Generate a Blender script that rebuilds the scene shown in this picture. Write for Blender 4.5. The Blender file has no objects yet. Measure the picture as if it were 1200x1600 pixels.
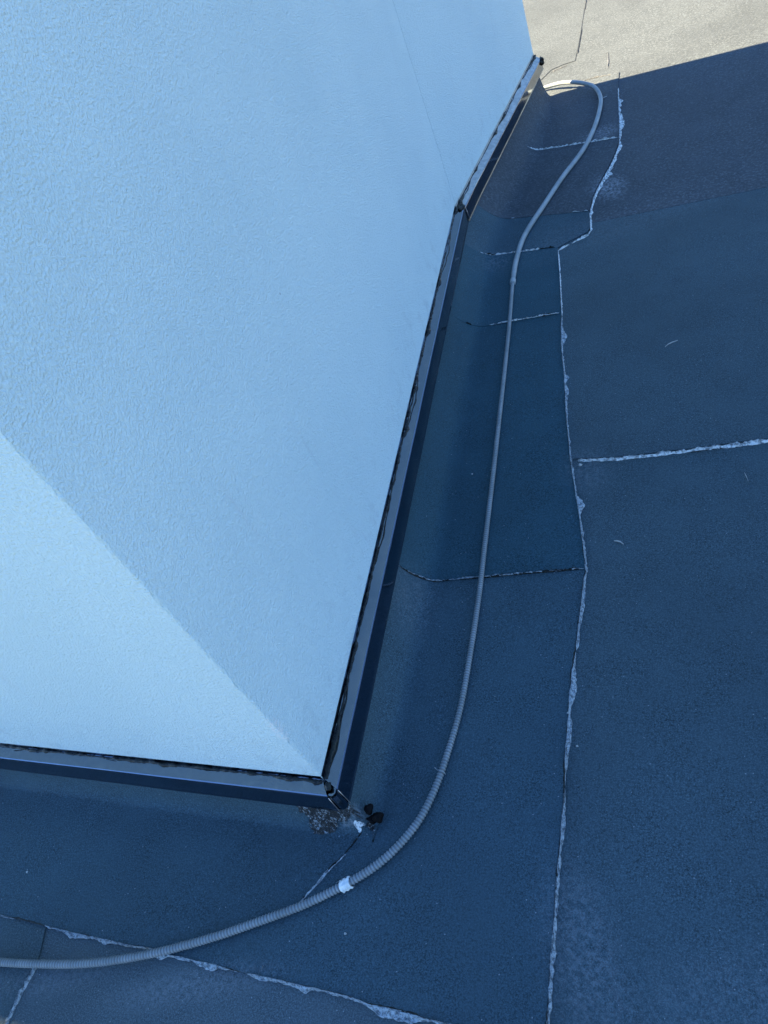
import bpy, bmesh, math, random
import numpy as np
from mathutils import Vector, Matrix

random.seed(7)
rng = np.random.default_rng(11)
scene = bpy.context.scene
C = scene.collection
R = math.radians

# ------------------------------------------------------------------ camera
H = 1.55                      # the phone is held 1.55 m above the roof
FOC = 1202.0                  # focal length in photo pixels (1200 x 1600)
down = np.array([624., 1189., FOC]); down /= np.linalg.norm(down)
va = np.array([-2615., 157., FOC])
ax = -va / np.linalg.norm(va); ax -= down * (ax @ down); ax /= np.linalg.norm(ax)
az = -down
ay = np.cross(az, ax)
W2C = np.array([ax, ay, az])  # rows: world axes written in photo axes (x right, y down, z forward)

cam = bpy.data.cameras.new('camera')
cam.sensor_fit = 'VERTICAL'; cam.sensor_height = 24.0
cam.lens = 24.0 * FOC / 1600.0
cam.clip_start = 0.02; cam.clip_end = 6000
cam_ob = bpy.data.objects.new('camera', cam); C.objects.link(cam_ob)
rt = W2C @ np.array([1., 0, 0]); upv = W2C @ np.array([0, -1., 0]); bk = W2C @ np.array([0, 0, -1.])
cam_ob.matrix_world = Matrix(((rt[0], upv[0], bk[0], 0), (rt[1], upv[1], bk[1], 0), (rt[2], upv[2], bk[2], H), (0, 0, 0, 1)))
scene.camera = cam_ob

# ------------------------------------------------------------------ sky, sun, exposure
SUN_EL, SUN_AZ = 45.0, 180.0 - 4.5          # degrees; azimuth counted from +X
world = bpy.data.worlds.new('World'); scene.world = world; world.use_nodes = True
wn = world.node_tree
sky = wn.nodes.new('ShaderNodeTexSky'); sky.sky_type = 'NISHITA'; sky.sun_disc = False
sky.sun_elevation = R(SUN_EL); sky.sun_rotation = R(90.0 - SUN_AZ)
sky.altitude = 300; sky.air_density = 1.2; sky.dust_density = 0.0; sky.ozone_density = 10.0
wn.nodes['Background'].inputs['Strength'].default_value = 0.05
wn.links.new(sky.outputs[0], wn.nodes['Background'].inputs['Color'])
sl = bpy.data.lights.new('sun', 'SUN'); sl.energy = 5.0; sl.angle = R(0.5); sl.color = (1.0, 0.80, 0.50)
so = bpy.data.objects.new('sun', sl); C.objects.link(so)
sd = Vector((math.cos(R(SUN_EL)) * math.cos(R(SUN_AZ)), math.cos(R(SUN_EL)) * math.sin(R(SUN_AZ)), math.sin(R(SUN_EL))))
so.rotation_euler = sd.to_track_quat('Z', 'Y').to_euler(); so.location = sd * 30
vs = scene.view_settings
vs.view_transform = 'Standard'; vs.look = 'None'; vs.gamma = 1.0; vs.use_curve_mapping = False
vs.exposure = 2.95

# ------------------------------------------------------------------ helpers
def at(px, py, z=0.0):
    """the place on the level z that the traced photo point shows, in metres"""
    r = W2C @ np.array([px - 600., py - 800., FOC])
    t = (z - H) / r[2]
    return np.array([r[0] * t, r[1] * t, z])

def ats(pts, z=0.0):
    return np.array([at(x, y, z) for x, y in pts])

def tag(o, label=None, cat=None, group=None, kind=None):
    if label: o['label'] = label
    if cat: o['category'] = cat
    if group: o['group'] = group
    if kind: o['kind'] = kind
    return o

def mesh_ob(name, verts, faces, mat, parent=None, smooth=True, uvs=None):
    me = bpy.data.meshes.new(name)
    me.from_pydata([tuple(map(float, v)) for v in verts], [], faces)
    bm = bmesh.new(); bm.from_mesh(me)
    bmesh.ops.recalc_face_normals(bm, faces=bm.faces); bm.to_mesh(me); bm.free()
    if smooth:
        me.polygons.foreach_set('use_smooth', [True] * len(me.polygons))
    me.materials.append(mat); me.update()
    o = bpy.data.objects.new(name, me); C.objects.link(o)
    if parent: o.parent = parent
    return o

def resample(P, step=None, n=None):
    P = np.asarray(P, float)
    d = np.r_[0, np.cumsum(np.linalg.norm(np.diff(P, axis=0), axis=1))]
    if n is None: n = max(2, int(d[-1] / step) + 1)
    s = np.linspace(0, d[-1], n)
    return np.stack([np.interp(s, d, P[:, k]) for k in range(P.shape[1])], 1)

def catmull(P, n=12):
    P = np.asarray(P, float); Q = np.vstack([2 * P[0] - P[1], P, 2 * P[-1] - P[-2]]); out = []
    for i in range(1, len(Q) - 2):
        for t in np.linspace(0, 1, n, endpoint=False):
            a, b, c, d = Q[i - 1], Q[i], Q[i + 1], Q[i + 2]
            out.append(0.5 * (2 * b + (c - a) * t + (2 * a - 5 * b + 4 * c - d) * t * t + (3 * b - a - 3 * c + d) * t ** 3))
    out.append(P[-1]); return np.array(out)

def wob(n, step, scale, octs=3):
    """smooth random run of n samples, about -1..1; features about scale metres long"""
    s = np.arange(n) * step; v = np.zeros(n); a = 1.0; tot = 0
    for k in range(octs):
        m = int(s[-1] / scale) + 3
        c = rng.uniform(-1, 1, m)
        x = s / scale; i = x.astype(int); f = x - i; f = f * f * (3 - 2 * f)
        v += a * (c[i] * (1 - f) + c[i + 1] * f); tot += a; a *= .55; scale *= .45
    return v / tot * 1.4

# ------------------------------------------------------------------ materials
class NT:
    def __init__(s, name):
        s.m = bpy.data.materials.new(name); s.m.use_nodes = True
        s.t = s.m.node_tree; s.b = s.t.nodes['Principled BSDF']
        s.pos = s.n('ShaderNodeNewGeometry').outputs['Position']
    def n(s, t, **k):
        nd = s.t.nodes.new(t)
        for a, v in k.items(): setattr(nd, a, v)
        return nd
    def put(s, sock, v):
        if isinstance(v, bpy.types.NodeSocket): s.t.links.new(v, sock)
        else: sock.default_value = v
    def noise(s, scale, detail=2, rough=.5, vec=None, out='Fac'):
        nd = s.n('ShaderNodeTexNoise'); s.put(nd.inputs['Vector'], vec or s.pos)
        nd.inputs['Scale'].default_value = scale; nd.inputs['Detail'].default_value = detail; nd.inputs['Roughness'].default_value = rough
        return nd.outputs[out]
    def vor(s, scale, out='Distance', feature='F1'):
        nd = s.n('ShaderNodeTexVoronoi', feature=feature); s.put(nd.inputs['Vector'], s.pos); nd.inputs['Scale'].default_value = scale
        return nd.outputs[out]
    def math(s, op, a, b=0.0, c=None, clamp=False):
        nd = s.n('ShaderNodeMath', operation=op, use_clamp=clamp); s.put(nd.inputs[0], a); s.put(nd.inputs[1], b)
        if c is not None: s.put(nd.inputs[2], c)
        return nd.outputs[0]
    def ramp(s, v, a, b, lo=0.0, hi=1.0):
        nd = s.n('ShaderNodeMapRange'); nd.interpolation_type = 'SMOOTHSTEP'
        s.put(nd.inputs[0], v)
        for i, x in enumerate((a, b, lo, hi)): s.put(nd.inputs[i + 1], x)
        return nd.outputs[0]
    def mix(s, f, a, b, blend='MIX'):
        nd = s.n('ShaderNodeMix', data_type='RGBA', blend_type=blend)
        s.put(nd.inputs[0], f); s.put(nd.inputs[6], a if isinstance(a, bpy.types.NodeSocket) else (*a, 1)); s.put(nd.inputs[7], b if isinstance(b, bpy.types.NodeSocket) else (*b, 1))
        return nd.outputs[2]
    def bump(s, h, dist, strength=1.0, prev=None):
        nd = s.n('ShaderNodeBump'); s.put(nd.inputs['Height'], h); nd.inputs['Distance'].default_value = dist; nd.inputs['Strength'].default_value = strength
        if prev: s.put(nd.inputs['Normal'], prev)
        return nd.outputs[0]
    def spot(s, x, y, rx, ry, ang=0.0, z=None):
        """soft elliptical patch on the roof about (x, y)"""
        sep = s.n('ShaderNodeSeparateXYZ'); s.put(sep.inputs[0], s.pos)
        dx = s.math('SUBTRACT', sep.outputs[0], x); dy = s.math('SUBTRACT', sep.outputs[1], y)
        ca, sa = math.cos(ang), math.sin(ang)
        u = s.math('ADD', s.math('MULTIPLY', dx, ca / rx), s.math('MULTIPLY', dy, sa / rx))
        v = s.math('ADD', s.math('MULTIPLY', dx, -sa / ry), s.math('MULTIPLY', dy, ca / ry))
        return s.math('SQRT', s.math('ADD', s.math('MULTIPLY', u, u), s.math('MULTIPLY', v, v)))

# dusty scuffs of pale talc: photo point, radii in metres, strength
SCUFFS = [(952, 295, .10, .16, .55), (938, 212, .13, .10, .45), (915, 735, .10, .12, .16), (905, 1480, .10, .22, .20),
          (650, 950, .10, .16, .10), (970, 350, .8, .20, .10), (560, 1288, .05, .025, .5), (300, 1540, .30, .05, .22), (1150, 1560, .3, .12, .10),
          (775, 415, .08, .10, .14), (80, 1530, .25, .05, .18)]

def membrane(name, base, gloss=.62, scuffs=True, grain=290):
    m = NT(name)
    g1 = m.noise(520, 2, .6); g2 = m.noise(210, 2, .55); g3 = m.noise(9, 3, .55); g4 = m.noise(1.7, 3, .5)
    f = m.math('ADD', m.math('MULTIPLY', g1, .9), m.math('MULTIPLY', g2, .7))
    f = m.ramp(f, .50, 1.10)
    dark = tuple(c * .30 for c in base); light = tuple(min(1, c * 1.75) for c in base)
    col = m.mix(f, dark, light)
    col = m.mix(m.ramp(m.noise(grain, 2, .7), .48, .64, 0, .72), col, tuple(c * 2.15 for c in base))
    col = m.mix(m.ramp(m.noise(grain * 1.3, 2, .7), .52, .36, 0, .60), col, tuple(c * .52 for c in base))
    col = m.mix(m.ramp(g3, .25, .8, 0, .48), col, tuple(c * 1.45 for c in base))
    col = m.mix(m.ramp(g4, .35, .75, 0, .36), col, tuple(c * .62 for c in base))
    # single pale granules
    v = m.vor(150); vc = m.vor(150, 'Color')
    sep = m.n('ShaderNodeSeparateColor'); m.put(sep.inputs[0], vc)
    fleck = m.math('MULTIPLY', m.math('LESS_THAN', v, .19), m.math('GREATER_THAN', sep.outputs[0], .978))
    col = m.mix(m.math('MULTIPLY', fleck, .30), col, (.62, .64, .66))
    if scuffs:
        sn = m.noise(95, 5, .8)
        for px, py, rx, ry, k in SCUFFS:
            p = at(px, py)
            d = m.spot(p[0], p[1], rx, ry, .3)
            a = m.ramp(d, 1.0, .15)
            a = m.math('MULTIPLY', a, m.ramp(sn, .38, .66))
            col = m.mix(m.math('MULTIPLY', a, k), col, (.42, .45, .50))
    m.put(m.b.inputs['Base Color'], col)
    m.put(m.b.inputs['Roughness'], m.ramp(g2, .2, .8, gloss - .12, gloss + .2))
    m.b.inputs['Specular IOR Level'].default_value = .12
    h = m.math('ADD', m.math('MULTIPLY', g1, .55), m.math('MULTIPLY', g2, .45))
    nb = m.bump(m.noise(3.5, 3, .5), .02, .25)
    m.put(m.b.inputs['Normal'], m.bump(h, .0028, .8, nb))
    return m.m

BASE = (.053, .082, .096)
M_field = membrane('mineral_membrane', BASE)
M_field_grey = membrane('mineral_membrane_grey', tuple(c * 1.16 for c in (.064, .087, .100)))
M_far = membrane('mineral_membrane_dusty', (.056, .0665, .0775), grain=95)
M_strip = membrane('mineral_membrane_strip', (.027, .065, .085))
M_mid = membrane('mineral_membrane_corner', (.044, .077, .096))

m = NT('white_stucco')
n1 = m.noise(235, 3, .5); n2 = m.noise(112, 2, .5); n3 = m.noise(2.2, 3, .5); n4 = m.noise(30, 3, .6)
col = m.mix(m.ramp(n3, .3, .75), (.69, .825, .845), (.64, .78, .81))
col = m.mix(m.ramp(n1, .30, .55, .18, 0), col, (.46, .59, .64))
mp = m.n('ShaderNodeMapping'); m.put(mp.inputs[0], m.pos); mp.inputs['Scale'].default_value = (9, 9, .7)
sk = m.noise(3.0, 5, .65, vec=mp.outputs[0])
col = m.mix(m.ramp(sk, .58, .80, 0, .25), col, (.60, .63, .66))
# scattered small grazes and specks
gz = m.vor(14); gc = m.vor(14, 'Color'); sp = m.n('ShaderNodeSeparateColor'); m.put(sp.inputs[0], gc)
speck = m.math('MULTIPLY', m.math('LESS_THAN', m.math('ADD', gz, m.math('MULTIPLY', n4, .12)), .10), m.math('GREATER_THAN', sp.outputs[0], .90))
col = m.mix(m.math('MULTIPLY', speck, .55), col, (.35, .38, .40))
# splash dirt low on the wall, thin rubbed marks higher up
sz = m.n('ShaderNodeSeparateXYZ'); m.put(sz.inputs[0], m.pos)
spl = m.math('MULTIPLY', m.ramp(sz.outputs[2], .46, .17), m.ramp(m.noise(17, 5, .7), .50, .72))
col = m.mix(m.math('MULTIPLY', spl, .34), col, (.40, .47, .50))
mp2 = m.n('ShaderNodeMapping'); m.put(mp2.inputs[0], m.pos); mp2.inputs['Scale'].default_value = (30, 30, 3.2); mp2.inputs['Rotation'].default_value = (.25, .1, 0)
rb = m.math('MULTIPLY', m.ramp(m.noise(1.0, 6, .75, vec=mp2.outputs[0]), .64, .74), m.ramp(m.noise(1.3, 2), .50, .62))
col = m.mix(m.math('MULTIPLY', rb, .35), col, (.44, .52, .56))
# plaster knocked off and patched along the corner
cn = at(505, 1217, .178); vm = m.n('ShaderNodeMapping'); m.put(vm.inputs[0], m.pos)
vm.inputs['Location'].default_value = (-cn[0] / .022, -cn[1] / .022, -.385 / .055); vm.inputs['Scale'].default_value = (1 / .022, 1 / .022, 1 / .055)
vl = m.n('ShaderNodeVectorMath', operation='LENGTH'); m.put(vl.inputs[0], vm.outputs[0])
rub = m.math('MULTIPLY', m.ramp(vl.outputs['Value'], 1.0, .5), m.ramp(m.noise(120, 3, .7), .42, .58))
col = m.mix(m.math('MULTIPLY', rub, .8), col, (.84, .86, .86))
m.put(m.b.inputs['Base Color'], col); m.b.inputs['Roughness'].default_value = .78; m.b.inputs['Specular IOR Level'].default_value = .25
hh = m.math('ADD', m.ramp(n1, .30, .70), m.math('MULTIPLY', m.ramp(n2, .3, .7), .6))
m.put(m.b.inputs['Normal'], m.bump(hh, .0046, .62, m.bump(m.noise(6, 2), .01, .2)))
M_stucco = m.m

m = NT('dark_coated_metal')
mw = m.noise(5, 2, .5); md = m.noise(60, 4, .6)
col = m.mix(m.ramp(md, .45, .8, 0, .5), (.20, .235, .285), (.27, .30, .34))
m.put(m.b.inputs['Base Color'], col); m.b.inputs['Metallic'].default_value = 1.0
m.put(m.b.inputs['Roughness'], m.ramp(md, .3, .8, .07, .16))
m.put(m.b.inputs['Normal'], m.bump(mw, .012, .35))
M_metal = m.m

m = NT('metal_painted_reflection'); md = m.noise(45, 5, .65)  # paler metal colour standing in for a bright reflection on the far flange
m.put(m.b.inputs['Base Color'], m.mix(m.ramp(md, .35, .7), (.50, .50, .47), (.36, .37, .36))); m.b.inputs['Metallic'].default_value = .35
m.put(m.b.inputs['Roughness'], m.ramp(md, .3, .7, .35, .6)); M_reflection = m.m
m = NT('crack_filler'); m.put(m.b.inputs['Base Color'], m.mix(m.noise(40, 3), (.42, .53, .57), (.60, .73, .76))); M_crack = m.m
m = NT('cut_metal_edge'); m.b.inputs['Base Color'].default_value = (.42, .40, .40, 1); m.b.inputs['Metallic'].default_value = .8; m.b.inputs['Roughness'].default_value = .4
M_edge = m.m

m = NT('black_sealant_and_lap_shadow')
s1 = m.noise(90, 3, .6)
m.put(m.b.inputs['Base Color'], m.mix(m.ramp(s1, .45, .75), (.005, .008, .009), (.024, .030, .024))); m.b.inputs['Specular IOR Level'].default_value = .3
m.put(m.b.inputs['Roughness'], m.ramp(s1, .3, .7, .22, .55))
m.put(m.b.inputs['Normal'], m.bump(s1, .004, .6))
M_seal_shade = m.m

m = NT('bitumen_bleed')
s1 = m.noise(130, 3, .65); s2 = m.noise(420, 2, .6)
f = m.math('ADD', m.math('MULTIPLY', s1, .65), m.math('MULTIPLY', s2, .35))
col = m.mix(m.ramp(f, .38, .60), (.070, .095, .115), (.36, .42, .46))
m.put(m.b.inputs['Base Color'], col); m.put(m.b.inputs['Roughness'], .6)
m.put(m.b.inputs['Normal'], m.bump(f, .004, .8))
M_bleed = m.m
m = NT('bitumen_bleed_dusted')
s1 = m.noise(110, 3, .65)
m.put(m.b.inputs['Base Color'], m.mix(m.ramp(s1, .38, .58), (.20, .22, .23), (.66, .70, .71))); m.b.inputs['Roughness'].default_value = .7
m.put(m.b.inputs['Normal'], m.bump(s1, .004, .8)); M_pale = m.m
m = NT('lap_grit'); s1 = m.noise(120, 3, .65)
m.put(m.b.inputs['Base Color'], m.mix(m.ramp(s1, .40, .62), (.042, .048, .055), (.105, .11, .115))); M_lap = m.m

m = NT('torched_bitumen')
s1 = m.noise(170, 8, .85); s2 = m.noise(60, 3, .6)
col = m.mix(m.ramp(m.math('ADD', s1, m.math('MULTIPLY', s2, .35)), .70, .76), (.010, .013, .016), (.36, .40, .43))
m.put(m.b.inputs['Base Color'], col); m.put(m.b.inputs['Roughness'], m.ramp(s2, .3, .7, .3, .7))
m.put(m.b.inputs['Normal'], m.bump(s1, .006, 1.0))
M_torch = m.m

m = NT('melted_bitumen'); s1 = m.noise(60, 3)
m.b.inputs['Base Color'].default_value = (.004, .004, .005, 1); m.put(m.b.inputs['Roughness'], m.ramp(s1, .3, .7, .35, .7))
m.b.inputs['Specular IOR Level'].default_value = .08; m.put(m.b.inputs['Normal'], m.bump(s1, .006, .7)); M_blob = m.m

m = NT('grey_conduit'); s1 = m.noise(14, 3, .6); s2 = m.noise(220, 2, .6)
col = m.mix(m.ramp(s1, .35, .7), (.29, .325, .345), (.21, .245, .26))
col = m.mix(m.ramp(s2, .5, .75, 0, .35), col, (.16, .17, .18))
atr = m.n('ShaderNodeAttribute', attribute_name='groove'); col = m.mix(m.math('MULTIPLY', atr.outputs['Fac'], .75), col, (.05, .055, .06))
m.put(m.b.inputs['Base Color'], col); m.b.inputs['Roughness'].default_value = .5
M_conduit = m.m

m = NT('white_tape'); s1 = m.noise(70, 3)
m.put(m.b.inputs['Base Color'], m.mix(m.ramp(s1, .4, .7), (.82, .84, .82), (.66, .70, .70))); m.b.inputs['Roughness'].default_value = .45
M_tape = m.m
m = NT('pale_debris'); s1 = m.noise(200, 2)
m.put(m.b.inputs['Base Color'], m.mix(s1, (.25, .26, .25), (.55, .56, .54))); M_scrap = m.m
m = NT('earth'); m.put(m.b.inputs['Base Color'], m.mix(m.noise(.05, 5), (.10, .11, .08), (.22, .20, .17))); M_earth = m.m

# ------------------------------------------------------------------ the block's plan and the roof
ZC, ZO, ZB = .178, .171, .109               # flashing: top at the wall, outer fold, drip edge
P_near = at(505, 1217, ZC)[:2]; P_kink = at(712, 325, ZC)[:2]; ZF = .037; P_far = at(834, 88, ZC + ZF)[:2]     # the last length climbs a little
P_left = np.array([-12.0, P_near[1] + .03])
def nrm(a, b):                              # outward (right-hand) normal of a wall run
    t = (b - a) / np.linalg.norm(b - a); return np.array([t[1], -t[0]])
nA = nrm(P_left, P_near); n1_ = nrm(P_near, P_kink); n2_ = nrm(P_kink, P_far)
def mitre(na, nb): return (na + nb) / (1 + na @ nb)
mN = mitre(nA, n1_); mK = mitre(n1_, n2_)

ground = mesh_ob('ground', [(-3000, -3000, -9), (3000, -3000, -9), (3000, 3000, -9), (-3000, 3000, -9)], [(0, 1, 2, 3)], M_earth, smooth=False)
tag(ground, kind='structure')

def box_verts(x0, x1, y0, y1, z0, z1):
    return ([(x0, y0, z0), (x1, y0, z0), (x1, y1, z0), (x0, y1, z0), (x0, y0, z1), (x1, y0, z1), (x1, y1, z1), (x0, y1, z1)],
            [(0, 1, 2, 3), (4, 5, 6, 7), (0, 1, 5, 4), (1, 2, 6, 5), (2, 3, 7, 6), (3, 0, 4, 7)])
v, f = box_verts(-16, 16, -12, 16, -9.02, -.02)
roof = mesh_ob('roof', v, f, M_field, smooth=False); tag(roof, kind='structure')

def slab(poly, ztop, thick, mat, name='membrane_sheet', wav=0.0):
    n = len(poly)
    V = [(x, y, ztop) for x, y in poly] + [(x, y, ztop - thick) for x, y in poly]
    F = [tuple(range(n)), tuple(range(2 * n - 1, n - 1, -1))] + [(i, (i + 1) % n, n + (i + 1) % n, n + i) for i in range(n)]
    return mesh_ob(name, V, F, mat, roof, smooth=False)

LONG = [(835, 1645), (855, 1600), (859, 1547), (861, 1502), (866, 1446), (869, 1390), (873, 1344), (878, 1295), (881.5, 1250), (882, 1228), (883.5, 1182), (887, 1141),
        (889, 1110), (892, 1075), (894, 1049), (900, 1014), (904, 979), (908.6, 944), (913, 904), (916, 893), (913, 864), (911, 849), (909, 834), (904, 797),
        (899, 768), (894, 734), (890, 706), (885, 650), (882, 587), (878, 547), (877, 513), (878, 494), (875, 433), (872, 391)]
LONG2 = [(872, 391), (884, 384), (918, 367), (923, 360), (922, 334), (927, 312), (937.5, 289), (950, 268), (958, 252), (968, 227), (968, 219), (968, 195), (967, 168), (966, 152), (966, 137), (968, 116)]
FRONT = [(-420, 1335), (-200, 1383), (0, 1430), (33, 1437), (73, 1447), (110, 1457), (157, 1467), (200, 1477), (233, 1481), (263, 1492), (290, 1498), (333, 1508), (385, 1521)]
FRONT2 = [(385, 1521), (425, 1530), (477, 1541), (545, 1557), (575, 1569), (627, 1580), (669, 1593), (710, 1602), (835, 1645)]
DIAG = [(567, 1300), (550, 1323), (533, 1342), (520, 1354), (497, 1380), (477, 1402), (462, 1417), (445, 1440), (437, 1458), (417, 1495), (405, 1526)]
FIELD = [(903, 719), (938, 718), (963, 717), (999, 713), (1040, 708), (1100, 701), (1150, 694), (1200, 688)]
CROSS_LEFT = [(73, 1449), (63, 1493), (48, 1525), (33, 1549), (20, 1575), (10, 1598), (-12, 1650)]
SUN_SEAM = [(916, -60), (916, 0), (910, 40), (904, 75), (899, 98)]
SUN_CROSS = [(846, 128), (862, 112), (880, 104), (899, 98), (925, 90), (950, 82)]
SUN_SHORT = [(950, 82), (951, 96), (949, 113)]
SUN_CROSS2 = [(905, 128), (930, 121), (949, 117), (968, 116)]

# field sheets; the laps step down by the thickness of the membrane
fl = ats(FIELD)[:, :2]; d = fl[-1] - fl[-3]; d /= np.linalg.norm(d)
far_r = fl[-1] + d * (15.5 - fl[-1][0]) / d[0]
slab([(-15.9, -11.9), (-.30, -11.9), (-.30, .9), (-15.9, .9)], .000, .02, M_field_grey)
cl = ats(CROSS_LEFT)[:, :2]; dd = cl[-1] - cl[-3]; dd /= np.linalg.norm(dd)
slab([(-15.9, -11.9)] + [tuple(cl[-1] + dd * 9)] + [tuple(p) for p in cl[::-1]] + [(cl[0][0], .5), (-15.9, .5)], .004, .008, M_field)
slab([(-.42, -11.9), (15.9, -11.9), (15.9, far_r[1] + .1), (far_r[0] - .02, far_r[1] + .1)] + [tuple(p + [0, .1]) for p in fl[::-1]] + [(-.95, fl[0][1] + .1), (-.95, 1.0), (-.42, .9)], .003, .02, M_field)
slab([tuple(p) for p in np.vstack([[-.95, fl[0][1]], fl, far_r])] + [(15.9, 2.93), (-.95, 2.93)], .0075, .0045, M_field)
slab([(-.95, 2.90), (15.9, 2.83), (15.9, 9.0), (-.95, 9.0)], .0080, .0045, M_far)
ss = ats(SUN_SEAM)[:, :2]; sc_ = ats(SUN_CROSS)[:, :2]; d2 = ss[0] - ss[1]; d2 /= np.linalg.norm(d2)
slab([tuple(sc_[0] - [.5, 0])] + [tuple(p) for p in sc_[:4]] + [tuple(p) for p in ss[::-1]] + [tuple(ss[0] + d2 * 2.0), (-6, 8.6), (-6, sc_[0][1])], .0108, .006, M_far)
slab([(-15.9, .4), (-.96, .4), (-.96, 8.9), (-15.9, 8.9)], .000, .02, M_field)
slab([(-15.9, 8.95), (15.9, 8.95), (15.9, 15.9), (-15.9, 15.9)], .002, .02, M_field_grey)

# ---- upstand strips: flat on the roof, then a cove up behind the flashing
# walls as a run of (s -> wall point, outward normal)
def wall_frame(p, which):
    """nearest wall point and outward normal for a roof point"""
    if which == 'front': return P_left + (P_near - P_left) * 0 + np.array([p[0], P_near[1]]) * 0, nA
def cove(foot, base, o_foot, zoff, nseg=9, ztop=.125, omin=.010):
    """profile points from the foot of the cove up to the flashing; base = wall point, foot = roof point"""
    out = []
    for k in range(1, nseg + 1):
        t = k / nseg
        q = base + (foot - base) * ((1 - t) * (1 - omin / o_foot) + omin / o_foot)
        out.append((q[0], q[1], zoff + (ztop - zoff) * t ** 2.1))
    return out

strips = {}
def strip(key, outer, foot, base, zoff, mat, ncol=8, thick=.008):
    """outer, foot, base: equal-length runs (n,2). Builds one membrane sheet with a thickness."""
    n = len(outer); rows = []
    lift = wob(n, .02, .16) * .0010
    puck = [wob(n, .02, .22, 2) for _ in range(4)]; env = np.clip(np.minimum(np.arange(n), np.arange(n)[::-1]) / 6, 0, 1); lift *= env; puck = [p_ * env for p_ in puck]
    for i in range(n):
        o = np.linalg.norm(foot[i] - base[i]); r = []
        for k in range(ncol + 1):
            q = outer[i] + (foot[i] - outer[i]) * k / ncol
            r.append((q[0], q[1], zoff + (lift[i] if 0 < k else 0)))
        cv_ = cove(foot[i], base[i], o, zoff); nv = (foot[i] - base[i]) / o
        for k, q in enumerate(cv_):
            if 0 < k < len(cv_) - 1:
                a_ = .0022 * (puck[k % 4][i] + .6 * puck[(k + 1) % 4][i]) * math.sin(math.pi * k / (len(cv_) - 1))
                cv_[k] = (q[0] + nv[0] * a_, q[1] + nv[1] * a_, q[2] + a_ * .7)
        r += cv_; rows.append(r)
    nc = len(rows[0]); V = [p for r in rows for p in r]; F = []
    for i in range(n - 1):
        for k in range(nc - 1):
            a = i * nc + k; F.append((a, a + 1, a + nc + 1, a + nc))
    # edges turned down: outer edge and both ends
    def skirt(idx):
        b0 = len(V)
        for a in idx: x, y, z = V[a]; V.append((x, y, z)); V.append((x, y, z - thick))
        for j in range(len(idx) - 1): F.append((b0 + 2 * j, b0 + 2 * j + 2, b0 + 2 * j + 3, b0 + 2 * j + 1))
    skirt([i * nc for i in range(n)]); skirt(list(range(nc))); skirt([(n - 1) * nc + k for k in range(nc)])
    o = mesh_ob('membrane_sheet', V, F, mat, roof)
    me = o.data
    me.polygons.foreach_set('use_smooth', [j < (n - 1) * (nc - 1) for j in range(len(me.polygons))])
    strips[key] = np.array(rows); return o

def on_B(p):                                # wall point on the right-hand walls nearest to p
    best = None
    for a, b in ((P_near, P_kink), (P_kink, P_far)):
        t = np.clip((p - a) @ (b - a) / ((b - a) @ (b - a)), 0, 1); q = a + t * (b - a)
        if best is None or np.linalg.norm(p - q) < best[0]: best = (np.linalg.norm(p - q), q)
    return best[1]
def wallB(s):                               # point at length s along the right-hand walls from the near corner, and outward direction
    L1 = np.linalg.norm(P_kink - P_near)
    if s < L1:
        p = P_near + (P_kink - P_near) * s / L1
    else:
        p = P_kink + (P_far - P_kink) / np.linalg.norm(P_far - P_kink) * (s - L1)
    w = np.clip((s - L1 + .15) / .3, 0, 1); nn = n1_ * (1 - w) + n2_ * w
    if s < .25: nn = mN * (1 - s / .25) + nn * (s / .25)
    return p, nn
L1 = np.linalg.norm(P_kink - P_near); L2_ = L2 = np.linalg.norm(P_far - P_kink)
def s_of(p):
    q = on_B(p)
    d1 = np.linalg.norm(q - P_near)
    t = (q - P_near) @ (P_kink - P_near) / L1
    return t if t < L1 - 1e-6 else L1 + np.linalg.norm(q - P_kink)
def foot_o(s): return np.interp(s, [0, .1, .65, 1.8, 2.4, 3.2, 3.5, 3.8], [.060, .078, .122, .150, .165, .160, .12, .045])

longA = ats(LONG)[:, :2]; longB = ats(LONG2)[:, :2]; frB = ats(FRONT2)[:, :2]
def run(outer_pts, s0, s1, step=.022):
    o = resample(outer_pts, step=step); n = len(o)
    s = np.linspace(s0, s1, n); base = []; ft = []
    for x in s:
        p, nn = wallB(x); base.append(p); ft.append(p + nn * foot_o(x))
    return o, np.array(ft), np.array(base)
def cut(P, a, b): return P[a:b + 1]
iC1 = LONG.index((916, 893)); iC2 = LONG.index((878, 494)); iC3 = LONG.index((872, 391))
iC4 = LONG2.index((922, 334)); iC5 = LONG2.index((968, 219))
sC1 = s_of(at(690, 912)[:2]); sC2 = s_of(at(763, 514)[:2]); sC3 = s_of(at(780, 403)[:2]); sC4 = s_of(at(795, 347)[:2]); sC5 = s_of(at(850, 238)[:2])
strip('corner', *run(np.vstack([frB[:-1], longA[:iC1 + 1]]), 0.0, sC1), .0110, M_mid)
strip('c12', *run(longA[iC1:iC2 + 1], sC1, sC2), .0125, M_strip)
strip('c23', *run(longA[iC2:iC3 + 1], sC2, sC3), .0140, M_strip)
strip('c34', *run(longB[:iC4 + 1], sC3, sC4), .0125, M_mid)
strip('c45', *run(longB[iC4:iC5 + 1], sC4, sC5), .0140, M_far)
strip('c5end', *run(longB[iC5:], sC5, L1 + L2 - .012), .0125, M_far)
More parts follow.
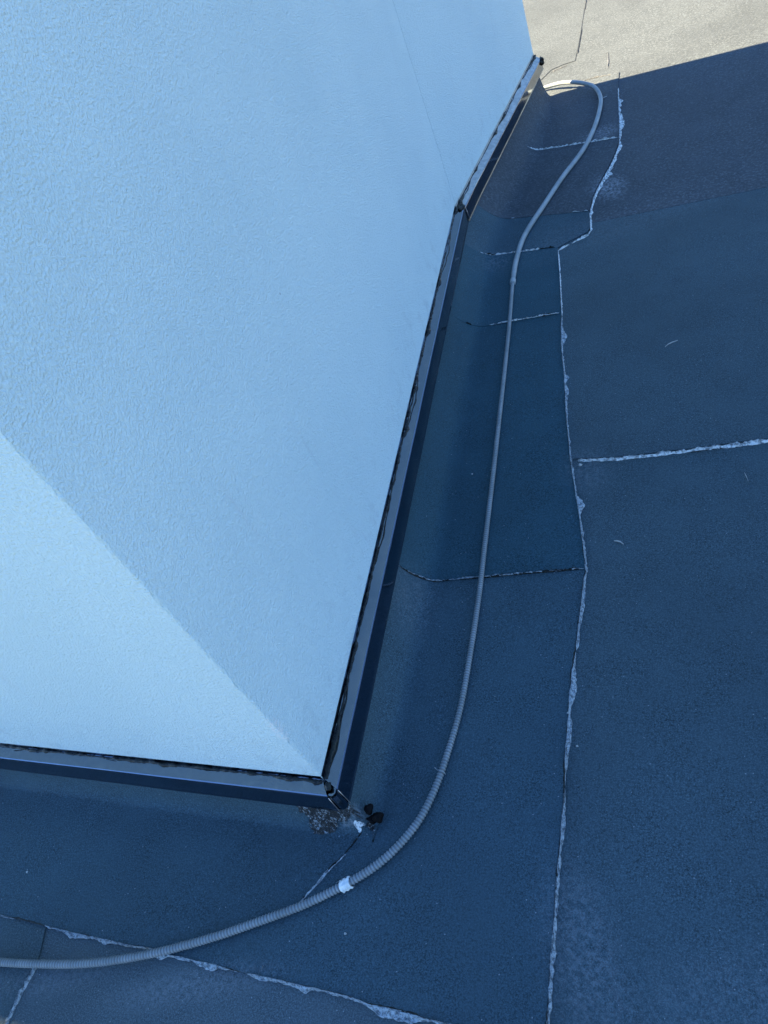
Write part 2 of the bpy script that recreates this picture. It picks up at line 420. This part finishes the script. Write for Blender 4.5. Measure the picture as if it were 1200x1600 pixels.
# front strip under the left-hand wall, ending on the diagonal mitre at the corner
fr = resample(ats(FRONT)[:, :2], step=.03); n = len(fr)
xs = np.linspace(fr[0][0] - .1, P_near[0], n)
tA = (P_near - P_left) / np.linalg.norm(P_near - P_left)
offs = np.interp(xs, [P_near[0] - .35, P_near[0]], [.056, .060])
base = np.array([P_left + tA * ((x - P_left[0]) / tA[0]) for x in xs])
w = np.clip((xs - (P_near[0] - .2)) / .2, 0, 1)
ft = np.array([b + (nA * (1 - k) + mN * k) * o_ for b, k, o_ in zip(base, w, offs)])
strip('front', fr, ft, base, .0110, M_mid)

# ------------------------------------------------------------------ seams: bitumen pressed out along the laps
def bleed(path, side, wmin, wmax, hmax=.0085, zb=0.0, step=.0035, lobe=.055, gaps=0.0, seed_pow=2.0, name='seam_bead', parent=roof, mat=None):
    """path (n,3) along the edge; side = +1 bleeds to the right of travel"""
    P = resample(path, step=step); n = len(P)
    T = np.gradient(P, axis=0); T /= np.linalg.norm(T, axis=1)[:, None] + 1e-9
    S = np.stack([T[:, 1], -T[:, 0], np.zeros(n)], 1); S /= np.linalg.norm(S, axis=1)[:, None] + 1e-9
    S *= side
    lob = np.clip(wob(n, step, lobe, 2) * .75 + .28, 0, 1) ** seed_pow
    w = wmin + (wmax - wmin) * lob + wmin * .5 * wob(n, step, .008, 2)
    if gaps > 0:
        gp = wob(n, step, .12, 2); w *= np.clip((gp + 1 - 2 * gaps) * 4, 0, 1)
    w *= np.clip(np.minimum(np.arange(n), np.arange(n)[::-1]) / 14, 0, 1) ** .7
    w = np.clip(w, .0004, None)
    inn = wmin * .7 * (1 + wob(n, step, .02, 2)) * .6 * np.clip(w / wmin, 0, 1)
    ed = wob(n, step, .006, 2) * .001
    V = []; F = []
    prof = [(-1, 0.15), (-.35, 1.0), (.25, .62), (.62, .85), (.88, .55), (1.0, -.25)]
    hh = [np.clip(.55 + .6 * wob(n, step, .012, 3), .1, 1.4) for _ in prof]
    for i in range(n):
        for k, (u, h) in enumerate(prof):
            x = inn[i] * u if u < 0 else w[i] * u + ed[i]
            q = P[i] + S[i] * x
            zz = h * hmax * hh[k][i] * min(1, (w[i] / wmin))
            V.append((q[0], q[1], P[i][2] + zz if k < 2 else max(P[i][2] + zb * min(1, u * 1.6), zb * 0 + P[i][2] + zb) + zz * .7))
    m_ = len(prof)
    for i in range(n - 1):
        if w[i] < .0006 and w[i + 1] < .0006: continue
        for k in range(m_ - 1):
            a = i * m_ + k; F.append((a, a + 1, a + m_ + 1, a + m_))
    return mesh_ob(name, V, F, mat or M_bleed, parent)

def edge3(pts, z): return np.array([at(x, y, z) for x, y in pts])
bleed(edge3(LONG[:10], .011), 1, .0028, .0075, zb=-.006, lobe=.05)
bleed(edge3(LONG[9:16], .011), 1, .0026, .017, zb=-.006, lobe=.075, seed_pow=1.6)
bleed(edge3(LONG[15:iC1 + 1], .011), 1, .0026, .018, zb=-.006, lobe=.075, seed_pow=1.6)
bleed(edge3(LONG[iC1:iC2 + 1], .0125), 1, .0030, .023, zb=-.006, lobe=.06, seed_pow=1.8)
bleed(edge3(LONG[iC2:], .014), 1, .0020, .004, zb=-.006, gaps=.22, mat=M_pale)
bleed(edge3(LONG2[:4], .0125), 1, .0024, .006, zb=-.0035, gaps=.15, mat=M_pale)
bleed(edge3(LONG2[3:iC5 + 1], .0135), 1, .0042, .021, zb=-.0045, lobe=.055, mat=M_pale)
bleed(edge3(LONG2[iC5:-1], .0125), 1, .0030, .021, zb=-.0035, lobe=.06, mat=M_pale)
bleed(edge3(FRONT[1:], .0105), 1, .0023, .013, zb=-.006, lobe=.06, gaps=.05)
bleed(edge3(FRONT2, .011), 1, .0024, .016, zb=-.008, lobe=.06)
bleed(edge3(FIELD + [(1330, 668), (1500, 645)], .0075), 1, .0017, .0065, zb=-.004, lobe=.05, mat=M_pale)
bleed(edge3(CROSS_LEFT, .004), -1, .0018, .004, zb=-.003, gaps=.45)
bleed(edge3(SUN_CROSS, .0108), 1, .004, .010, hmax=.003, zb=-.0018, gaps=.3, mat=M_lap)
bleed(edge3(SUN_SEAM, .0108), 1, .0014, .004, hmax=.003, zb=-.0018, gaps=.4, mat=M_lap)
bleed(edge3(SUN_SHORT, .0092), 1, .0022, .009, hmax=.004, gaps=.2, mat=M_lap)
bleed(edge3(SUN_CROSS2, .0092), 1, .002, .006, hmax=.004, gaps=.3, mat=M_lap)
# black ribbons painting in the shadow line along the foot of the laps
for pts_, z_, sd_ in ((LONG[:iC1 + 1], .0116, -1), (LONG[iC1:iC2 + 1], .0130, -1), (FRONT[1:], .0110, -1), (FRONT2, .0116, -1)):
    bleed(edge3(pts_, z_), sd_, .0014, .0042, hmax=.0016, gaps=.36, lobe=.05, name='lap_shadow', mat=M_seal_shade)
bleed(edge3(FIELD + [(1330, 668), (1500, 645)], .0042) - [0, .0065, 0], 1, .0012, .0045, hmax=.0012, gaps=.3, lobe=.06, name='lap_shadow', mat=M_seal_shade)
for key, row, side, a, b, g, mt in (('c12', 0, 1, .0022, .0055, .08, M_bleed), ('c12', 0, -1, .0012, .003, .4, M_seal_shade), ('c23', 0, 1, .0012, .0032, .48, M_pale), ('c23', 0, -1, .0010, .0024, .5, M_seal_shade),
                                    ('c23', -1, -1, .0012, .0036, .42, M_pale), ('c23', -1, 1, .0010, .0024, .4, M_seal_shade), ('c45', 0, 1, .0016, .0042, .50, M_pale), ('c45', -1, -1, .0030, .010, .10, M_pale)):
    P = strips[key][row].copy()
    P = P[:(-1 if key == 'c12' else -4)] + [0, 0, .0005]
    bleed(P, side, a, b, zb=-.001, gaps=g, mat=mt, name='lap_shadow' if mt is M_seal_shade else 'seam_bead')  # the black runs paint in the shadow beside the cross laps
dg = np.vstack([at(572, 1294, .026), at(567, 1300, .020), at(558, 1312, .0145), edge3(DIAG[1:8], .0112)])
bleed(dg[:-1], 1, .0034, .009, zb=-.0005, lobe=.06, gaps=.06, mat=M_pale)
bleed(dg[:-1] + [-.002, 0, 0], -1, .0012, .004, zb=-.0005, lobe=.06, gaps=.3, name='lap_shadow', mat=M_seal_shade)  # black ribbon painting in the shadow beside the diagonal seam
bleed(edge3(DIAG[7:], .0112), 1, .0012, .003, zb=-.0005, gaps=.5)

# torched corner: rough patch on the cove, two melted lumps and pale smears
def rough_patch(cx, cy, rx, ry, ang, zf, amp, mat, name, n=46):
    V = []; F = []; idx = {}
    for i in range(n + 1):
        for j in range(n + 1):
            u, v = i / n * 2 - 1, j / n * 2 - 1
            rr = math.hypot(u, v); lim = .78 + .22 * math.sin(3 * math.atan2(v, u) + 1) + rng.uniform(-.10, .10)
            if rr > lim: continue
            x = cx + math.cos(ang) * u * rx - math.sin(ang) * v * ry; y = cy + math.sin(ang) * u * rx + math.cos(ang) * v * ry
            idx[i, j] = len(V); V.append((x, y, zf(x, y) + amp * (rng.uniform(0, 1) ** 2) * (1 - rr / 1.2) + .0006))
    for i in range(n):
        for j in range(n):
            k = [(i, j), (i + 1, j), (i + 1, j + 1), (i, j + 1)]
            if all(q in idx for q in k): F.append(tuple(idx[q] for q in k))
    return mesh_ob(name, V, F, mat, roof)
def cove_z(x, y):
    """height of the front cove at a roof point near the corner"""
    o = P_near[1] - y; ob = x - P_near[0]
    o = max(o, ob * .95); O = .066
    if o >= O: return .0085
    s = min(1, max(0, 1 - (o - .01) / (O - .01)))
    return .0085 + (.125 - .0085) * s ** 2.1

# ------------------------------------------------------------------ the white block
block = bpy.data.objects.new('rooftop_block', None); C.objects.link(block); block.location = (0, 0, 0)
tag(block, 'white stuccoed wall block with dark metal flashing along its base', 'wall')
SHX = math.cos(R(SUN_EL)); 
def top_h(y_edge):                          # wall height whose shadow ends at y_edge in front of the left-hand wall
    return (P_near[1] - y_edge) / math.sin(R(180 - SUN_AZ)) * math.tan(R(SUN_EL))
H_A = top_h(-.052)
def jag(n, a): return rng.uniform(-a, a, n)
# left-hand face and right-hand faces, near corner rounded and slightly uneven
zs = np.r_[np.linspace(0, 1.7, 420), np.linspace(1.75, H_A, 12)]
rad = .0030
edge_cols = []
ea = P_near - tA * rad; eb = P_near + (P_kink - P_near) / L1 * rad; ec = P_near - mN * rad * .35
j1 = wob(len(zs), .004, .012, 3) * .0016; j2 = wob(len(zs), .004, .010, 3) * .0014; j3 = wob(len(zs), .004, .011, 3) * .0014
cols = [[(P_left[0], P_left[1], z) for z in zs]]
xa = ea - tA * .004; cols.append([(xa[0], xa[1], z) for z in zs])
cols.append([(ea[0] + nA[0] * j2[i], ea[1] + nA[1] * j2[i], z) for i, z in enumerate(zs)])
cols.append([(ec[0] + mN[0] * j1[i], ec[1] + mN[1] * j1[i], z) for i, z in enumerate(zs)])
cols.append([(eb[0] + n1_[0] * j3[i], eb[1] + n1_[1] * j3[i], z) for i, z in enumerate(zs)])
xb = eb + (P_kink - P_near) / L1 * .004; cols.append([(xb[0], xb[1], z) for z in zs])
cols.append([(P_kink[0], P_kink[1], z) for z in zs])
back = P_far + np.array([-.02, .0])
cols.append([(P_far[0], P_far[1], z) for z in zs]); cols.append([(-12, P_far[1] - .25, z) for z in zs])
nz = len(zs); V = [p for c in cols for p in c]; F = []
for c in range(len(cols)):
    d_ = (c + 1) % len(cols)
    for i in range(nz - 1): F.append((c * nz + i, d_ * nz + i, d_ * nz + i + 1, c * nz + i + 1))
F.append(tuple(c * nz + nz - 1 for c in range(len(cols))))
wall = mesh_ob('stucco_wall', V, F, M_stucco, block, smooth=False)

# fine crack running up the bend of the wall
nz_ = 700; zc_ = np.linspace(ZC + .02, 3.6, nz_); stp = zc_[1] - zc_[0]
cx = P_kink[0] + n1_[0] * 0 + .0 * zc_; wv = wob(nz_, stp, .12, 3) * .004; ww = .0009 * np.clip(.25 + wob(nz_, stp, .08, 3), 0.02, 1.4)
tK = (P_far - P_kink) / L2_; V = []; F = []
for i in range(nz_):
    for e_, o_ in ((-1, .0006), (0, .0012), (1, .0006)):
        q = P_kink + tK * (.004 + abs(wv[i]) + e_ * ww[i]) + n2_ * o_; V.append((q[0], q[1], zc_[i]))
for i in range(nz_ - 1):
    for k in range(2): a = i * 3 + k; F.append((a, a + 1, a + 4, a + 3))
mesh_ob('hairline_crack', V, F, M_crack, block)

# flashing: flange with a small fall, fold, face, hemmed drip edge
def flashing(path, norms, name='flashing', climb=0.0, ripple=.0006, fall=(0, 0)):
    """path (n,2) at the wall, norms (n,2) mitred outward directions"""
    prof = [(.0005, ZC + .012), (.0015, ZC + .001), (.0315, ZO + .0012), (.0335, ZO), (.0345, ZO - .0025), (.0352, ZB + .006), (.0372, ZB + .001), (.0365, ZB), (.0342, ZB + .001),
            (.0335, ZO - .004), (.030, ZO - .0012), (.001, ZC - .0015)]
    n = len(path); rp = wob(n, .03, .25, 2); rp2 = wob(n, .03, .35, 2); V = []; F = []; m_ = len(prof)
    for i in range(n):
        for k, (o, z) in enumerate(prof):
            q = path[i] + norms[i] * (o + (rp[i] * ripple if 2 < k < 10 else 0)); V.append((q[0], q[1], z + rp2[i] * ripple * .5 + climb * i / (n - 1) - (np.interp(i, [0, n - 1], fall) if 1 < k < 5 or 8 < k < 11 else 0)))
    for i in range(n - 1):
        for k in range(m_):
            a = i * m_ + k; b = i * m_ + (k + 1) % m_; F.append((a, b, b + m_, a + m_))
    F.append(tuple(range(m_))); F.append(tuple((n - 1) * m_ + k for k in range(m_)))
    o = mesh_ob(name, V, F, M_metal, block, smooth=False); return o
def lerp(a, b, n): return np.array([a + (b - a) * t for t in np.linspace(0, 1, n)])
nn = 90
gapA = P_near - tA * .001
pa = lerp(np.array([-3.2, P_left[1] + (P_near[1] - P_left[1]) * (8.8 / 11.2)]), P_near - tA * .0015, nn)
na = np.array([nA] * (nn - 1) + [mN])
mN_open = nA * .93 + n1_ * .72            # the two ends do not quite meet over the corner
na[-1] = nA + tA * .62; flashing(pa, na, fall=(-.005, -.005))
pb = lerp(P_near + (P_kink - P_near) / L1 * .0015, P_kink, nn); nb = np.array([n1_] * nn); nb[0] = n1_ - (P_kink - P_near) / L1 * .60; nb[-1] = mK
flashing(pb, nb)
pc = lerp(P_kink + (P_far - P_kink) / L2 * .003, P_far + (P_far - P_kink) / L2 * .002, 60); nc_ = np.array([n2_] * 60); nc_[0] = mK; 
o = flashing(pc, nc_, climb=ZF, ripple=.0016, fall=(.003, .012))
o.data.materials.append(M_reflection)          # bright sunlit reflection painted as pale colour, on its top face only
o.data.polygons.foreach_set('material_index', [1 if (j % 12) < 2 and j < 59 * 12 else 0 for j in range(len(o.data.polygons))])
o['label'] = 'far length of flashing with a bright reflection painted on its top'
def p3(p, z): return (p[0], p[1], z)
# folded corner piece behind the open mitre
tB = (P_kink - P_near) / L1
cv = []
for z, e in ((ZO - .0015, .0335), (ZB + .003, .0342)):
    for q in (nA * e + tA * .006, nA * e + tA * e * .90, n1_ * e - tB * e * .90, n1_ * e - tB * .006):
        p = P_near + q; cv.append((p[0], p[1], z))
cv += [p3(P_near, ZO - .001), p3(P_near + nA * .030, ZO - .001), p3(P_near + n1_ * .030, ZO - .001), p3(P_near + (nA + tA * .86) * .0305, ZO - .001), p3(P_near + (n1_ - tB * .86) * .0305, ZO - .001)]
mesh_ob('corner_piece', cv, [(8, 9, 11, 12, 10), (0, 1, 5, 4), (1, 2, 6, 5), (2, 3, 7, 6)], M_metal, block, smooth=False)
def rod(P, r, mat, name, parent, seg=6):
    return sweep(P, r, mat, name, parent, seg)
def sweep(P, r, mat, name, parent, seg=10, squash=1.0, jit=0.0, caps=True):
    P = np.asarray(P, float); n = len(P); r = np.broadcast_to(r, (n,)) if np.ndim(r) == 0 else np.asarray(r)
    T = np.gradient(P, axis=0); T /= np.linalg.norm(T, axis=1)[:, None] + 1e-12
    U = np.cross(T, [0, 0, 1.0]); U /= np.linalg.norm(U, axis=1)[:, None] + 1e-12
    W = np.cross(U, T)
    jn = np.ones((n, seg)) if jit == 0 else np.stack([1 + jit * wob(n, .004, .014, 3) for _ in range(seg)], 1)
    V = []
    for k in range(seg):
        a = 2 * math.pi * k / seg
        V.append(P + U * (r * jn[:, k] * math.cos(a))[:, None] + W * (r * jn[:, k] * squash * math.sin(a))[:, None])
    V = np.stack(V, 1).reshape(-1, 3); F = []
    for i in range(n - 1):
        for k in range(seg):
            k2 = (k + 1) % seg; F.append((i * seg + k, i * seg + k2, (i + 1) * seg + k2, (i + 1) * seg + k))
    if caps: F.append(tuple(range(seg))); F.append(tuple((n - 1) * seg + k for k in range(seg)))
    return mesh_ob(name, V, F, mat, parent)
# pale cut edges of the metal ends at the corner and at the kink
eA0 = P_near - tA * .0015 + (nA + tA * .62) * .0352; eB0 = P_near + tB * .0015 + (n1_ - tB * .60) * .0352
rod([p3(eA0, ZO - .001), p3(eA0 + nA * .002, ZB)], .0009, M_edge, 'metal_edge', block)
rod([p3(eB0, ZO - .001), p3(eB0 + n1_ * .002, ZB)], .0009, M_edge, 'metal_edge', block)
eK = P_kink + tB * .01 + n1_ * .037
rod([p3(eK, ZO - .001), p3(eK + n1_ * .004, ZB - .002)], .0009, M_edge, 'metal_edge', block)

# sealant along the top of the flashing
def sealant(a, b, nrm_, lumps, r0=.0026, off=.0020, climb=0.0, strand=1.0):
    Lg = np.linalg.norm(b - a); n = int(Lg / .004)
    t = np.linspace(0, 1, n)
    r = r0 * (1 + .45 * wob(n, .004, .05, 3) + .22 * wob(n, .004, .010, 2))
    o = off + .002 * wob(n, .004, .08, 3); z = ZC + climb * t + .001 + .0018 * wob(n, .004, .06, 3)
    for s, wd, am, dz in [(a_, b_, c_ * .62, d__ * .7) for a_, b_, c_, d__ in lumps]:             # position in metres, width, growth, drop
        g = np.exp(-((t * Lg - s) / wd) ** 2); r = r + am * g; o = o + am * .9 * g; z = z - dz * g
    r = np.clip(r, .0018, None)
    P = np.array([a + (b - a) * x for x in t]); P = np.c_[P + nrm_ * o[:, None], z]
    ob = sweep(P, r, M_seal_shade, 'sealant_bead', block, seg=10, squash=.9, jit=.5)
    if strand > 0:                              # a thinner second line smeared on the flange, broken here and there
        i0 = 0
        while i0 < n - 20:
            ln = int(rng.uniform(25, 110)); i1 = min(n, i0 + ln); 
            if i1 - i0 > 12:
                m_ = i1 - i0; q = P[i0:i1].copy(); e = np.sin(np.linspace(0, math.pi, m_)) ** .6
                q[:, :2] += nrm_ * (e * (.007 + .003 * wob(m_, .004, .05, 2)))[:, None]; q[:, 2] = ZC + climb * t[i0:i1] + .0008 - .0022 * e
                sweep(q, .0012 + .0009 * e * (1 + .6 * wob(m_, .004, .02, 2)), M_seal_shade, 'sealant_strand', ob, seg=6, squash=.7)
            i0 = i1 + int(rng.uniform(10, 90) / strand)
    return ob
def sB(px, py): return s_of(at(px, py, ZC)[:2])
aA = pa[0]; LA = np.linalg.norm(P_near - aA)
def sA(px): return LA - (P_near[0] - at(px, 1163 + px * .107, ZC)[0])
sealant(aA, P_near + nA * .002, nA, [(sA(50), .03, .003, .002), (sA(395), .012, .003, .001), (sA(452), .03, .0035, .002), (sA(495), .02, .004, .002), (sA(250), .08, .002, 0)], r0=.0030)
sealant(P_near + n1_ * .002, P_kink, n1_, [(.0, .02, .004, .002), (sB(524, 1150), .035, .0055, .003), (sB(520, 1180), .03, .004, .002), (sB(553, 1010), .014, .004, .002),
        (sB(632, 672), .022, .009, .004), (sB(645, 608), .012, .005, .002), (sB(671, 517), .020, .006, .003), (sB(684, 442), .014, .004, .002), (L1 - .02, .03, .009, .004)], strand=.5)
sealant(P_kink, P_far, n2_, [(0.02, .05, .010, .004), (sB(740, 270) - L1, .025, .006, .003), (sB(772, 213) - L1, .03, .006, .004), (sB(778, 190) - L1, .03, .005, .001),
        (sB(806, 145) - L1, .03, .006, .004), (L2 - .03, .05, .006, .003)], r0=.0024, off=.0018, climb=ZF, strand=.4)
# lump of sealant hanging on the far end of the flashing
def lump(c, r, mat, name, parent, sq=(1, 1, 1), amp=.3):
    bm = bmesh.new(); bmesh.ops.create_icosphere(bm, subdivisions=3, radius=1)
    ph = rng.uniform(0, 6, 6)
    for v in bm.verts:
        k = 1 + amp * (math.sin(3 * v.co.x + ph[0]) * math.sin(4 * v.co.y + ph[1]) + .5 * math.sin(7 * v.co.z + ph[2] + 3 * v.co.x) + .3 * rng.uniform(-.3, .3))
        v.co = Vector((v.co.x * r * sq[0] * k + c[0], v.co.y * r * sq[1] * k + c[1], v.co.z * r * sq[2] * k + c[2]))
    me = bpy.data.meshes.new(name); bm.to_mesh(me); bm.free(); me.materials.append(mat)
    me.polygons.foreach_set('use_smooth', [True] * len(me.polygons))
    o = bpy.data.objects.new(name, me); C.objects.link(o); o.parent = parent; return o
pe = P_far + n2_ * .036; lump((pe[0], pe[1] - .004, ZO + ZF - .022), .014, M_seal_shade, 'sealant_lump', block, (.8, 1, 1.3))
pe = P_near + mN * .014; lump((pe[0], pe[1], ZC - .001), .0075, M_seal_shade, 'sealant_lump', block, (1, 1.2, .5))
pe = P_kink + mK * .020; lump((pe[0], pe[1], ZC - .004), .016, M_seal_shade, 'sealant_lump', block, (.9, 1.6, .5))

# torched patch, melted lumps and smears at the near corner of the upstand
q = at(515, 1283, .03); rough_patch(q[0] - .004, q[1] + .004, .085, .030, .10, cove_z, .004, M_torch, 'torched_patch')
q = at(590, 1292, .02); rough_patch(q[0], q[1], .030, .020, .5, cove_z, .003, M_torch, 'torched_patch')
q = at(566, 1296, .016); rough_patch(q[0], q[1], .014, .010, .5, cove_z, .002, M_pale, 'pale_smear', 22)
q = at(603, 1277, .02); rough_patch(q[0], q[1], .010, .016, .2, cove_z, .001, M_pale, 'pale_smear', 22)
q = at(588, 1297, .014); rough_patch(q[0], q[1], .012, .006, .2, cove_z, .002, M_pale, 'pale_smear', 22)
q = at(576, 1264, .045); lump(q, .0098, M_blob, 'bitumen_lump', roof, (1.0, 1.15, .8), .2)
q = at(590, 1277, .035); lump(q, .0115, M_blob, 'bitumen_lump', roof, (1.1, 1.0, .75), .2)
q = at(582, 1280, .030); lump(q, .009, M_blob, 'bitumen_lump', roof, (1.2, .8, .8))

# ------------------------------------------------------------------ flexible conduit
conduit = bpy.data.objects.new('flexible_conduit', None); C.objects.link(conduit); q = at(600, 1340); conduit.location = (0, 0, 0)
tag(conduit, 'long grey flexible conduit snaking over the roof around the wall corner', 'conduit')
CP = [(-300, 1470), (-150, 1490), (0, 1503), (60, 1506), (120, 1506), (180, 1500), (250, 1487), (330, 1465), (400, 1441), (470, 1415), (530, 1386), (580, 1357), (620, 1323), (655, 1280),
      (680, 1230), (700, 1172), (720, 1100), (736, 1010), (748, 930), (757, 850), (769, 750), (780, 650), (789, 570), (796, 500), (801, 440), (808, 400), (821, 365), (850, 320), (880, 275), (910, 235),
      (929, 198), (938, 165)]
zs_ = [.0225] * 3 + [.0205] * len(CP)
RC = .0088
P = [at(x, y, .0215 + RC * .2) for x, y in CP]
# the far loop lifts off the roof as it turns behind the block
P += [at(937, 148, .028), at(927, 135, .036), at(905, 129, .046), at(880, 129, .042), at(858, 134, .030), at(842, 140, .024), at(800, 155, .022)]
P = catmull(P, 10); P = resample(P, step=.0019); n = len(P)
P[:, 2] += .0010 * wob(n, .0019, .25, 2) - .0010
dd = np.arange(n) * .0019
ii = np.argmin(np.linalg.norm(P - at(801, 440, .0215), axis=1)); s_join = dd[ii]
fade = 1 - np.clip((dd - s_join) / .05, 0, 1)
def along0(px, py): return int(np.argmin(np.linalg.norm(P - at(px, py, .0215), axis=1)))
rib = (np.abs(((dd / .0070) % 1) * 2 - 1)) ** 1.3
thin = np.interp(dd, [dd[along0(590, 1350)], dd[along0(715, 1120)], s_join, s_join + .05], [1, .80, .80, 1]); P[:, 2] -= RC * (1 - thin)
r = RC * thin * 1.04 * (1 + .10 * np.clip((dd - s_join) / .02, 0, 1)) - .0025 * rib * fade - .0005 * rib * (1 - fade)
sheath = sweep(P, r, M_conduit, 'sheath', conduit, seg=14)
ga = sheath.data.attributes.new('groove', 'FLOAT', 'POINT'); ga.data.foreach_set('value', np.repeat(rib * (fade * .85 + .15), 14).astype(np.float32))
def along(px, py, z=.022):
    i = int(np.argmin(np.linalg.norm(P - at(px, py, z), axis=1))); return i
# crumpled white tape flag wrapped on the conduit
i = along(541, 1382); c = P[i]; T = P[i + 6] - P[i - 6]; T /= np.linalg.norm(T); S = np.cross(T, [0, 0, 1.0])
V = []; F = []; nu, nv = 12, 22
for a in range(nu + 1):
    for b in range(nv + 1):
        u = (a / nu - .5) * .023; ph = math.pi * (1.15 - 1.45 * b / nv)
        rr = RC + .0016 + .0011 * math.sin(a * 1.25 + .4 * b) + .0006 * math.sin(b * 1.7) + (.006 * max(0, b / nv - .72) * 2)
        q = c + T * (u + .0025 * math.sin(b * .35)) + S * rr * math.cos(ph) + np.array([0, 0, 1.0]) * rr * math.sin(ph)
        q[2] = max(q[2], .0135); V.append(q)
for a in range(nu):
    for b in range(nv):
        k = a * (nv + 1) + b; F.append((k, k + 1, k + nv + 2, k + nv + 1))
mesh_ob('tape_flag', V, F, M_tape, conduit)
V2 = [c + T * u - S * (RC + .0015 + w_) + np.array([0, 0, z]) for u, w_, z in ((-.018, .000, .003), (.010, .0005, .006), (.010, -.001, .0085), (-.018, -.001, .0055))]
mesh_ob('tape_end', V2 + [v + T * 0 + np.array([0, 0, -.0008]) - S * .0006 for v in V2], [(0, 1, 2, 3), (7, 6, 5, 4), (0, 1, 5, 4), (1, 2, 6, 5), (2, 3, 7, 6), (3, 0, 4, 7)], M_tape, conduit)
# thin wire twisted round it, and the sleeve joint
i = along(683, 1206); c = P[i]; T = P[i + 6] - P[i - 6]; T /= np.linalg.norm(T); S = np.cross(T, [0, 0, 1.0])
rod([c + S * (RC + .001) * math.cos(a) + T * .002 * a / 3 + np.array([0, 0, (RC + .001) * math.sin(a)]) for a in np.linspace(-.5, 3.4, 16)] + [c - S * .016 + T * .006 + np.array([0, 0, .006])], .0009, M_conduit, 'wire_tie', conduit)
i = along(800, 440); sweep(P[i - 6:i + 8], RC * 1.28, M_conduit, 'joint_sleeve', conduit, seg=14)
i = along(925, 134, .036); sweep(P[i - 5:i + 5], RC * 1.22, M_conduit, 'joint_sleeve', conduit, seg=14)

# ------------------------------------------------------------------ small things lying on the roof
def scrap(px, py, z, pts, w, name, label, cat):
    p = at(px, py, z); V = []; F = []
    for i, (dx, dy, dz) in enumerate(pts):
        for s, hz in ((-1, 0), (0, .0014), (1, 0)):
            V.append((dx, dy + s * w * (1 - .5 * abs(2 * i / (len(pts) - 1) - 1)), dz + hz))
    for i in range(len(pts) - 1):
        for k in range(2): a = i * 3 + k; F.append((a, a + 1, a + 4, a + 3))
        F.append((i * 3 + 2, i * 3, i * 3 + 3, i * 3 + 5))
    o = mesh_ob(name, V, F, M_scrap); o.location = p; return tag(o, label, cat)
scrap(1048, 538, .0085, [(-.016, -.010, .001), (-.008, -.002, .003), (.004, .004, .004), (.020, .014, .001)], .003, 'dry_twig', 'tiny pale twig lying on the upper right roof sheet', 'twig')
scrap(1165, 745, .004, [(-.002, .014, .001), (0, .004, .003), (.003, -.006, .003), (.005, -.016, .001)], .004, 'plant_scrap', 'small pale upright scrap below the right-hand cross seam', 'scrap')
scrap(967, 848, .004, [(-.012, .006, .001), (-.004, .003, .004), (.004, .000, .004), (.012, -.006, .001)], .003, 'leaf_scrap', 'small curled leaf scrap to the right of the long seam', 'scrap')
scrap(945, 153, .0085, [(-.02, -.012, .001), (-.006, -.003, .004), (.008, .004, .004), (.022, .012, .001)], .005, 'wood_sliver', 'pale sliver beside the far bend of the conduit', 'scrap')
def pebble(px, py, z, r, label):
    q = at(px, py, z); o = lump((0, 0, 0), r, M_scrap, 'pebble', None, (1.1, .9, .7), .2); o.location = (q[0], q[1], z + r * .5)
    return tag(o, label, 'pebble', 'pebbles on the roof')
pebble(907, 727, .004, .0045, 'small pale pebble beside the junction of the two seams')
pebble(43, 1363, .0085, .0030, 'tiny white pebble on the strip under the left wall')
pebble(888, 1114, .012, .0025, 'tiny white pebble on the long seam')
pebble(902, 1166, .003, .0022, 'tiny white pebble just right of the long seam')
pebble(540, 1459, .012, .0024, 'tiny white pebble below the tape on the conduit')
pebble(738, 741, .015, .0024, 'tiny white pebble between the flashing and the conduit')
